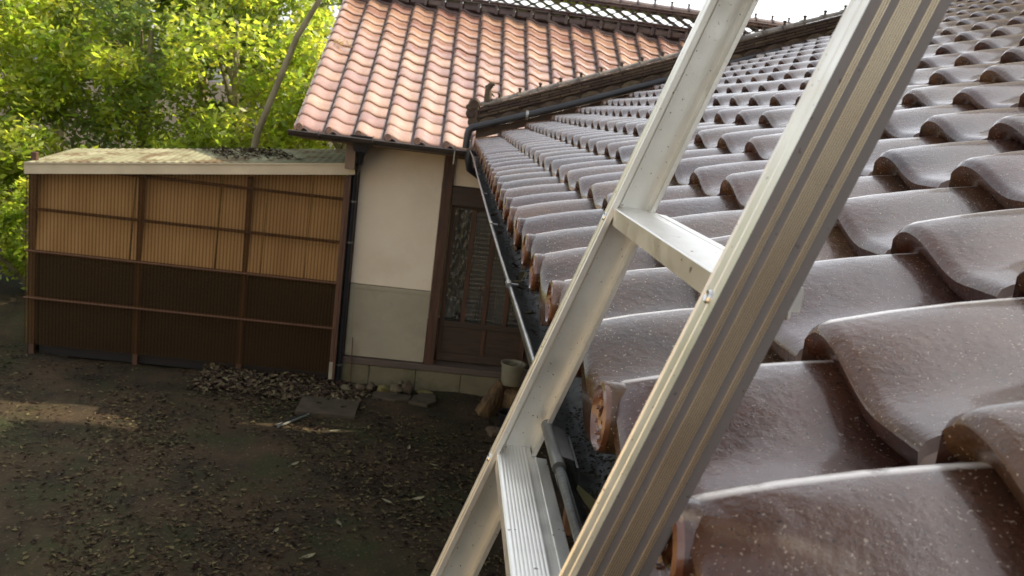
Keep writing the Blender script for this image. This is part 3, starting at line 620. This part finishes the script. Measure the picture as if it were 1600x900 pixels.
# ================================================================== FRONT HOUSE (roof in the foreground)
HF = thing('front_house', (.8, 4, -2.87), 'house whose brown glazed tile roof and gutter fill the foreground', 'house')
WN, RN, TN = .265, .215, .43; NX0 = .178; NZ0 = -.303; NC0, NC1 = -6, 24; NRN = 19
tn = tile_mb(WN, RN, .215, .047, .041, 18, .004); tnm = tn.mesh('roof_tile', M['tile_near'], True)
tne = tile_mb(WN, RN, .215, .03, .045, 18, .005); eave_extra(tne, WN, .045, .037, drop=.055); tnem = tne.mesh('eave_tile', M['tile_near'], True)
dk = MB(); ya, yb = -.4, 7.8; xe = NX0+.1; xr = NX0+NRN*RN+.1
def rz_(x, d=0): return NZ0+(x-NX0)*TN+d
dk.add([(x, y, rz_(x, d)) for x in (xe, xr) for y in (ya, yb) for d in (-.085, -.11)], [(0, 1, 3, 2), (4, 6, 7, 5), (0, 4, 5, 1), (2, 3, 7, 6), (0, 2, 6, 4), (1, 5, 7, 3)])
dk.add([(xr, ya, rz_(xr, -.035)), (xr+4, ya, rz_(xr-4, -.035)), (xr+4, yb, rz_(xr-4, -.035)), (xr, yb, rz_(xr, -.035)), (xr, ya, rz_(xr, -.07)), (xr+4, ya, rz_(xr-4, -.07)), (xr+4, yb, rz_(xr-4, -.07)), (xr, yb, rz_(xr, -.07))],
       [(0, 1, 2, 3), (4, 7, 6, 5), (0, 4, 5, 1), (2, 6, 7, 3), (1, 5, 6, 2), (0, 3, 7, 4)])
froof = dk.build('roof', M['rafter'], HF)
cells = []
for k in range(NC0, NC1+1):
    for j in range(NRN):
        yc = 1.366+.265*k; x = NX0+j*RN; z = NZ0+j*RN*TN
        vis = (yc > .3) and (x/max(yc, .01) < .66)
        d = math.sqrt(x*x+yc*yc+z*z); cells.append(((0 if vis else 1), d, k, j, x, yc+.11*WN, z))
cells.sort(); rest = MB()
for q, (vis, d, k, j, x, y, z) in enumerate(cells):
    me = tnem if j == 0 else tnm; x += (.01 if j == 0 else 0); x += rn(-.003, .003); y += rn(-.002, .002); z += rn(-.002, .002)
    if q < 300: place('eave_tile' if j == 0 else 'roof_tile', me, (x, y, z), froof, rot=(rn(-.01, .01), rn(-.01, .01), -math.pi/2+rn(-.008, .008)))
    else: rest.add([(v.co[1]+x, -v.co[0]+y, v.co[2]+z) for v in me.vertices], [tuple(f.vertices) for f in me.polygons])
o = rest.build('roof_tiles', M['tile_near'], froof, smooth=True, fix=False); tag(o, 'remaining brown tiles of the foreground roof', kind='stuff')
# walls under the eave
fb = lambda n, m, a, b=.004: bx(n, M[m], HF, a, b)
fb('wall', 'wood', (1.15, 1.25, -.4, 7.7, -2.87, -.1)); fb('eave_board', 'rafter', (.262, .28, -.4, 7.75, -.5, -.345))
for i in range(18): fb('rafter', 'rafter', (.262, 1.15, -.35+i*.45, -.30+i*.45, -.345, -.3))
up = MB(); up.box(4.42, 9, -6, 8.7, -.6, 4.5, .01); up.build('added_shade_wall', M['plaster'], HF)  # tall block added to keep the sun off the near roof
up = MB(); up.box(4.05, 9.3, -6.3, 9.0, 4.505, 4.62, .01); up.build('added_shade_roof', M['tile_dark'], HF)
fb('gable_wall', 'plaster', (1.25, 7.6, 7.6, 7.7, -2.87, -.2))
for y in (.9, 2.4, 4.0, 5.6): fb('post', 'orange_wood', (1.06, 1.15, y, y+.09, -2.87, -.15))
# ridge of the front roof, further up the slope
fr = MB(); fr.box(xr-.13, xr+.13, ya, 7.9, rz_(xr)-.1, rz_(xr)+.1, .02); fr = fr.build('roof_ridge', M['tile_near'], HF)
nm2 = MB(); nm2.box(-.16, .16, 0, .26, 0, .03, .006); nm2 = nm2.mesh('flat_ridge_tile', M['tile_near'])
cm2 = MB(); vs = []; n = 10
for (y, r_) in ((0, .12), (.235, .115), (.235, .13), (.262, .13)): vs += [(r_*math.cos(math.pi*j/n), y, r_*.8*math.sin(math.pi*j/n)) for j in range(n+1)]
cm2.add(vs, [(i*(n+1)+j, i*(n+1)+j+1, (i+1)*(n+1)+j+1, (i+1)*(n+1)+j) for i in range(3) for j in range(n)]); cm2 = cm2.mesh('ridge_cap_tile', M['tile_near'], True)
for i in range(31):
    for k in range(2): place('flat_ridge_tile', nm2, (xr, ya+i*.265+(.13 if k else 0), rz_(xr)+.1+k*.034), fr)
    place('ridge_cap_tile', cm2, (xr, ya+i*.265, rz_(xr)+.165), fr)
# foreground gutter
GX, GZ, GR = .2065, -.372, .052
gt, gpath = half_gutter('gutter', M['gutter'], (GX, -.5, GZ), (GX, 7.78, GZ), GR, HF, (-1, 0, 0), sag=.002)
t = MB(); gp = []
for i in range(60):
    y = 1.0+6.78*i/59; gp.append((GX-GR+.004*math.sin(y*1.3)-.001, y, GZ+.004+.004*math.sin(y*2.1)))
t.tube(gp, .0042, 8); t.build('gutter_rim', M['rim'], gt, smooth=True)
t = MB(); t.tube([(GX-GR-.002, -.5, GZ), (GX-GR-.002, 1.0, GZ)], .0052, 10); o = t.build('gutter_rim', M['gutter'], gt, smooth=True)
for y in (1.86, 2.85, 3.88, 5.0, 6.2): t = MB(); t.tube([(GX-GR-.001, y-.02, GZ+.004), (GX-GR-.001, y+.02, GZ+.004)], .0072, 8); t.box(GX-GR, GX-GR+.02, y-.006, y+.006, GZ+.002, GZ+.006, 0); t.build('rim_clip', M['rim'], gt)
# joint sleeve over the gutter
pr = []
for j in range(13): q = math.pi*j/12-.12; pr.append(Vector((-(GR+.005)*math.cos(q), 0, -(GR+.005)*math.sin(q))))
for j in range(12, -1, -1): q = math.pi*j/12-.12; pr.append(Vector((-(GR+.001)*math.cos(q), 0, -(GR+.001)*math.sin(q))))
t = MB(); t.sweep(pr, [(GX, .88, GZ), (GX, 1.0, GZ)], True)
t.tube([(GX-GR-.003, .875, GZ+.002), (GX-GR-.003, 1.005, GZ+.002)], .0078, 12)
t.add([(GX-GR-.002, .895, GZ+.009), (GX-GR+.016, .895, GZ+.004), (GX-GR+.016, .99, GZ+.004), (GX-GR-.002, .99, GZ+.009), (GX-GR+.03, .9, GZ-.03), (GX-GR+.03, .985, GZ-.03)], [(0, 1, 2, 3), (1, 4, 5, 2)])
t.build('joint_sleeve', M['sleeve'], gt, smooth=True)
t = MB(); t.tube([(GX-GR+.024, .91, GZ-.012), (GX-GR+.024, .995, GZ-.008)], .0022, 6); t.build('sleeve_wire', M['rim'], gt)
# debris in the gutter
t = MB()
for i in range(7000):
    y = .35+7.2*random.random()**1.6; 
    if y > 1.2 and random.random() < .8: continue
    q = rn(-.25, 1.1); r_ = GR-.007; x = GX+r_*math.sin(q); z = GZ-r_*math.cos(q)+rn(0, .004); s_ = rn(.0008, .003) if y < 2 else rn(.002, .005)
    t.add([(x-s_, y, z), (x, y-s_, z), (x+s_, y, z+s_*.4), (x, y+s_, z), (x, y, z+s_*.9)], [(0, 1, 4), (1, 2, 4), (2, 3, 4), (3, 0, 4)])
tag(t.build('gutter_silt', M['silt'], gt, fix=False), 'dark silt and crumbs lying in the gutter', kind='stuff')
t = MB()
for (y, s_, q) in ((.86, .03, .5), (.84, .025, 1.9), (.875, .02, 2.7), (2.05, .04, .6), (2.15, .05, 1.3), (2.3, .035, 2.2), (1.75, .03, .3), (2.9, .04, 1), (1.6, .025, 2), (3.4, .04, .2), (2.02, .045, 2.8), (1.45, .03, .9)):
    leafshape(t, (GX-.01+rn(-.015, .015), y, GZ-.034), s_, q, rn(-.2, .2), .3, .5)
o = t.build('gutter_leaves', M['pile'], gt, fix=False); o['kind'] = 'stuff'
t = MB(); rk = []
for i in range(7):
    c = (GX+.006+rn(-.012, .012), .80+rn(-.03, .04), GZ-.04+rn(0, .006)); s_ = rn(.005, .01); t.lathe(c, [(.0005, -s_), (s_*.8, -s_*.6), (s_, 0), (s_*.7, s_*.6), (.0005, s_*.9)], 7)
o = t.build('gutter_clods', M['pile'], gt, fix=False); o['kind'] = 'stuff'
t = MB(); n = 7; vs = []
for i in range(n):
    a = i/(n-1); c = Vector((GX-.035+.05*a, .865-.06*a, GZ-.018-.02*math.sin(a*2.2))); w_ = .015*math.sin(math.pi*(a*.9+.08))
    vs += [c+Vector((-w_*.5, -w_, .006)), c, c+Vector((w_*.5, w_, .006))]
t.add(vs, [(i*3+j, i*3+j+1, (i+1)*3+j+1, (i+1)*3+j) for i in range(n-1) for j in range(2)]); tag(t.build('curled_leaf', M['litter'], smooth=True), 'curled dark leaf in the gutter just below the joint sleeve', 'leaf')
# flashing pipe, far corner
t = MB(); pp = [(.115, 7.84, -.36), (.118, 7.84, -.24), (.125, 7.84, -.2), (.15, 7.84, -.175), (.2, 7.84, -.158), (1.0, 7.84, .13), (1.9, 7.84, .475), (3.4, 7.84, 1.05), (4.3, 7.84, 1.4)]
t.tube(pp, .034, 14); vp = t.build('verge_pipe', M['pipe'], HF, smooth=True)
t = MB(); t.lathe((.62, 7.84, -.006), [(.04, -.012), (.042, -.01), (.042, .01), (.04, .012)], 14, 0); t.build('pipe_joint', M['rim'], vp)
t = MB(); t.tube([(.16, 7.82, -.37), (.15, 7.82, -.46), (.17, 7.84, -.54), (.25, 7.9, -.59), (.5, 8.1, -.63)], .036, 12); t.build('outlet_pipe', M['pipe'], HF, smooth=True)
# stacked ridge that runs up the far end of the roof
SRY = 7.99
def srz(x): return -.165+(x-.17)*.383
t = MB(); t.add([(x, y, srz(x)+d) for x in (.19, 4.6) for y in (SRY-.06, SRY+.09) for d in (-.12, .165)], [(0, 1, 3, 2), (4, 6, 7, 5), (0, 4, 5, 1), (2, 3, 7, 6), (0, 2, 6, 4), (1, 5, 7, 3)])
sr = t.build('stacked_ridge', M['tile_moss'], HF)
ang = -math.atan(.383)
men = MB(); vs = []; n = 10
for i in range(n+1):
    a = i/n; z = .048*math.sin(math.pi*a)**.7
    vs += [(a*.18, -.075+.02*math.sin(math.pi*a)*-1, -.03), (a*.18, -.075-.022*math.sin(math.pi*a), z*.6), (a*.18, -.05, z), (a*.18, .05, z)]
men.add(vs, [(i*4+j, i*4+4+j, i*4+5+j, i*4+1+j) for i in range(n) for j in range(3)]); menm = men.mesh('infill_tile', M['flash'], True)
fl = MB(); fl.box(0, .187, -.092, .11, 0, .021, .004); flm = fl.mesh('flat_ridge_tile', M['tile_moss'])
cp = MB(); vs = []; n = 8
for (x, r_) in ((0, .06), (.165, .056), (.165, .068), (.19, .068)): vs += [(x, .01+r_*1.2*math.cos(math.pi*j/n), r_*.62*math.sin(math.pi*j/n)) for j in range(n+1)]
cp.add(vs, [(i*(n+1)+j, i*(n+1)+j+1, (i+1)*(n+1)+j+1, (i+1)*(n+1)+j) for i in range(3) for j in range(n)]); cpm = cp.mesh('ridge_cap_tile', M['tile_pale'], True)
ns = 24
for i in range(ns):
    x = .2+i*.19*math.cos(ang); 
    place('infill_tile', menm, (x, SRY, srz(x)+.02), sr, rot=(0, ang, 0))
    for k in range(4):
        xx = x+(.08 if k % 2 else 0); place('flat_ridge_tile', flm, (xx, SRY+rn(-.004, .004)+.004*k, srz(xx)+.066+.0262*k), sr, rot=(0, ang, 0))
    place('ridge_cap_tile', cpm, (x, SRY+.01, srz(x)+.17), sr, rot=(0, ang, 0))
    place('ridge_peg', pgm, (x+.165, SRY-.01, srz(x+.165)+.195), sr)
t = MB()     # scrolled end tile
for (cx_, cz_, r_) in ((.15, .03, .055), (.13, -.055, .05), (.16, -.13, .055), (.105, .0, .03)):
    t.lathe((cx_, SRY-.02, cz_), [(.001, -.05), (r_*.7, -.052), (r_, -.04), (r_, .09), (.001, .09)], 16, 1)
t.box(.15, .2, SRY-.07, SRY+.09, -.17, .03, .015); t.build('scroll_end_tile', M['tile_moss'], HF, smooth=True)
# little curled roof ornament standing on the stacked ridge
t = MB(); t.tube([(.275, SRY, .02), (.27, SRY, .06), (.262, SRY, .12), (.258, SRY, .17), (.266, SRY, .2), (.286, SRY, .222), (.302, SRY, .226), (.308, SRY, .212)], [.045, .04, .034, .028, .028, .027, .022, .01], 12)
t.tube([(.3, SRY, .02), (.315, SRY, .045), (.3, SRY, .075), (.28, SRY, .1)], [.045, .04, .03, .016], 10)
t.tube([(.258, SRY, .19), (.24, SRY, .2), (.228, SRY, .195)], [.018, .015, .008], 8); t.tube([(.27, SRY, .13), (.245, SRY, .14), (.236, SRY, .13)], [.016, .012, .006], 8)
t.tube([(.25, SRY+.02, .1), (.3, SRY+.03, .14), (.32, SRY+.02, .12)], [.02, .014, .006], 8)
t.build('ridge_ornament', M['tile_moss'], HF, smooth=True)

# ================================================================== LADDER
U = Vector((.3037, 0, .9528)); PD = Vector((.9528, 0, -.3037))       # up the rail; across the rail, away from the climber
LD = thing('ladder', (-.7, .75, -2.87), 'aluminium ladder with ribbed rails and wide flat treads leaning on the gutter', 'ladder')
WR = .048
def rail_prof(far):
    """(p across the rail, q along y); the open side of the channel faces the other rail"""
    s = -1 if far else 1; th = .0024; fd = .031; o = []
    rib = []
    groups = ((.0075, .0123, 3), (.0175, .0303, 8), (.036, .0408, 3))
    for a, b, n in groups:
        w_ = (b-a)/n
        for i in range(n): x = a+i*w_; rib += [(x, 0), (x+w_*.08, -.0011), (x+w_*.36, -.0011), (x+w_*.44, 0)]
    outer = [(0, 0)]+rib+[(WR, 0)]
    o += outer
    o += [(WR, fd-.004), (WR+.0012, fd-.002), (WR+.0004, fd), (WR-.0045, fd), (WR-.005, fd-.004), (WR-th, fd-.006), (WR-th, th)]
    inn = []
    for i in range(5): x = .014-.002*i; inn += [(x, th), (x-.0006, th+.0004), (x-.0012, th)]
    o += inn
    o += [(th, th), (th, fd-.006), (.005, fd-.004), (.0055, fd), (-.0004, fd), (-.0012, fd-.002), (0, fd-.004), (0, .014), (.0006, .013), (.0006, .0105), (0, .0095)]
    return [PD*p+Vector((0, s*q, 0)) for p, q in o]
def rail(base, far, lab, m):
    a = Vector(base); t = MB(); t.sweep(rail_prof(far), [a-U*2.38, a+U*.0, a+U*1.05], True)
    o = t.build('rail', M['alu'], LD, smooth=30, fix=True); o['label'] = lab
    if m:
        me = o.data; me.materials.append(M['alu_dark']); me.materials.append(M['alu_rib'])
        k = len(rail_prof(far))
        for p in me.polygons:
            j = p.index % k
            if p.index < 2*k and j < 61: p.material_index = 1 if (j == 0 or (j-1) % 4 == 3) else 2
    return o
FA = (.157, .992, -.21)      # a point on the far rail's climber-side edge
NA = (.1494, .548, -.2104)
# far channel: outer web lies beyond, its lips towards the viewer
rail((FA[0]-.004, FA[1]+.031, FA[2]), True, 'rail on the far side, seen from its open side', False)
rail(NA, False, 'near rail, seen from its ribbed outer face', True)
tr_y0, tr_y1 = NA[1]+.0028, FA[1]+.0283
r1 = Vector((.1885, 0, -.0935)); zsp = .3135
for k in range(-3, 9):
    c = r1-U*(zsp/.9528*k); c = Vector((c.x, 0, r1.z-zsp*k))
    x0_, x1_, z = c.x+.0045, c.x+.0475, c.z; t = MB(); pr = [(x0_, z-.02), (x0_, z-.001), (x0_+.0012, z)]
    xx = x0_+.003
    for i in range(9):
        w_ = (x1_-x0_-.008)/9; pr += [(xx, z), (xx+w_*.2, z+.0003), (xx+w_*.62, z+.0003), (xx+w_*.82, z)]; xx += w_
    pr += [(x1_-.004, z-.0004), (x1_, z-.0004), (x1_, z-.018), (x1_-.002, z-.02), (x1_-.002, z-.003), (x0_+.002, z-.003), (x0_+.002, z-.02)]
    t.sweep([Vector((p, 0, q)) for p, q in pr], [(0, tr_y0, 0), (0, tr_y1, 0)], True)
    ww = x1_+.019; y0_, y1_ = NA[1]+.0325, FA[1]-.0015
    t.sweep([Vector(q) for q in ((x1_+.0002, 0, z-.0195), (x1_+.0002, 0, z-.0004), (x1_+.004, 0, z-.0004), (x1_+.0045, 0, z+.0004), (x1_+.006, 0, z+.0004), (x1_+.0065, 0, z-.0006), (ww-.001, 0, z-.0014), (ww, 0, z-.003), (ww, 0, z-.0195))],
            [(0, y0_, 0), (0, y0_+.004, 0), (0, y1_-.004, 0), (0, y1_, 0)], True)
    o = t.build('tread', M['alu_tread'], LD, smooth=25)
    for far in (0, 1):
        b = (Vector(FA)-PD*.0042 if far else Vector(NA)); b = Vector((b.x, 0, b.z)); zz = z-.012; s_ = (zz-b.z)/U.z; q = b+U*s_
        yy = FA[1]+.013 if far else NA[1]+.016
        n = 12; rv = MB(); vs = []
        for (rr, hh) in ((.0052, -.001), (.0052, .0008), (.004, .0022), (.0028, .0016), (.0005, .0014)):
            vs += [q-PD*(hh+.0001)+Vector((0, yy, 0))+U*rr*math.cos(2*math.pi*j/n)+Vector((0, rr*math.sin(2*math.pi*j/n), 0)) for j in range(n)]
        rv.add(vs, [(i*n+j, i*n+(j+1) % n, (i+1)*n+(j+1) % n, (i+1)*n+j) for i in range(4) for j in range(n)]); rv.build('rivet', M['steel'], o, smooth=True)

# ================================================================== TREES AND HEDGE BEHIND
def leafmesh(name, m, n, rx, ry, rzz, s, clumps, shell=.55):
    t = MB(); cs = []
    for _ in range(clumps):
        while True:
            v = Vector((rn(-1, 1), rn(-1, 1), rn(-1, 1)))
            if shell < v.length < 1: break
        cs.append((Vector((v.x*rx, v.y*ry, v.z*rzz)), rn(.16, .34)*min(rx, rzz)))
    for i in range(n):
        c, r_ = random.choice(cs); v = Vector((random.gauss(0, 1), random.gauss(0, 1), random.gauss(0, .8))); v = v.normalized()*r_*rn(.4, 1)
        p = c+v; a = Vector((rn(-1, 1), rn(-1, 1), rn(-.7, .7))).normalized(); b = a.cross(Vector((rn(-1, 1), rn(-1, 1), rn(-1, 1)))).normalized(); q = s*rn(.6, 1.3)
        t.v += [tuple(p-a*q), tuple(p+b*q*.45), tuple(p+a*q), tuple(p-b*q*.45)]; k = len(t.v)-4; t.f.append((k, k+1, k+2, k+3))
    return t.mesh(name, m, fix=False)
crA = leafmesh('crown', M['leaf_a'], 15000, 1.6, 1.3, 1.7, .055, 60); crB = leafmesh('crown', M['leaf_b'], 15000, 1.7, 1.4, 1.8, .06, 60)
crC = leafmesh('crown', M['leaf_a'], 9000, 1.3, 1.0, 1.0, .05, 40)
def tree(x, y, h, me, lab, grp='sunlit trees behind the shed and house', sc=1, trunk='bark'):
    o = thing('broadleaf_tree', (x, y, -2.87), lab, 'tree', grp)
    t = MB(); lean = rn(-.3, .3); t.tube([(x, y, -2.9), (x+lean*.3, y, -1.5), (x+lean*.7, y, h-1.8), (x+lean, y, h)], [.16, .12, .08, .03], 9)
    for k in range(7):
        q = rn(0, 6.28); z0 = h-2+rn(0, 1.4); t.tube([(x+lean*.7, y, z0), (x+lean*.7+math.cos(q)*.5, y+math.sin(q)*.5, z0+.5), (x+lean*.7+math.cos(q)*1.1, y+math.sin(q)*1.0, z0+.9)], [.045, .03, .012], 6)
    t.build('trunk', M[trunk], o, smooth=True)
    c = place('crown', me, (x+lean*.8, y, h-.6), o, rot=(rn(-.2, .2), rn(-.2, .2), rn(0, 6.28))); c.scale = (sc, sc, sc)
# left garden
tree(-2.9, 12.2, .6, crA, 'yellow green tree touching the left edge of the salmon roof')
tree(-4.6, 12.8, .5, crB, 'dark green tree in the second place left of the salmon roof')
tree(-6.4, 12.0, .7, crA, 'yellow green tree third from the salmon roof')
tree(-2.4, 14.6, 1.6, crB, 'dark green tall tree behind the yellow green one beside the roof')
tree(-4.2, 15.5, 2.2, crA, 'tall yellow green tree behind the shed')
tree(-6.6, 15.2, 2.0, crB, 'dark green tree at the outer left behind the garden')
tree(-8.6, 13.8, 1.5, crA, 'yellow green tree farthest left in the garden')
tree(-.6, 14.6, .95, crC, 'low tree seen through the ridge lattice above the left of the roof')
tree(1.2, 15.2, .78, crC, 'low tree seen through the middle of the ridge lattice')
tree(-1.9, 14.3, -.3, crC, 'low bright tree behind the shed roof under the eave')
tree(-2.9, 11.6, -1.1, crC, 'low bright bush behind the shed')
tree(-4.9, 10.9, -1.2, crC, 'bush beyond the outer end of the shed')
tree(-6.6, 10.5, -1.0, crA, 'large bush at the left beyond the shed')
t = MB(); t.tube([(-2.6, 10.4, -2.9), (-2.3, 10.5, -.6), (-1.93, 10.55, .55), (-1.66, 10.6, 1.1), (-1.3, 10.6, 2.4)], [.045, .04, .035, .028, .02], 9)
o = t.build('bare_trunk', M['bark'], smooth=True); tag(o, 'slender pale bare trunk slanting across the foliage left of the roof', 'trunk')
# unseen tan house added to bounce warm light onto ladder and eave discs
NH = thing('added_bounce_house', (-4.4, 0, -2.87), 'unseen tan house added left of the yard to bounce warm light', 'house')
bx('wall', M['bounce_wall'], NH, (-5.4, -4.4, -8, 3.2, -2.87, .9)); bx('roof', M['tile_dark'], NH, (-5.6, -4.1, -8.2, 3.4, .905, 1.0))  # wall and roof of the added bounce house
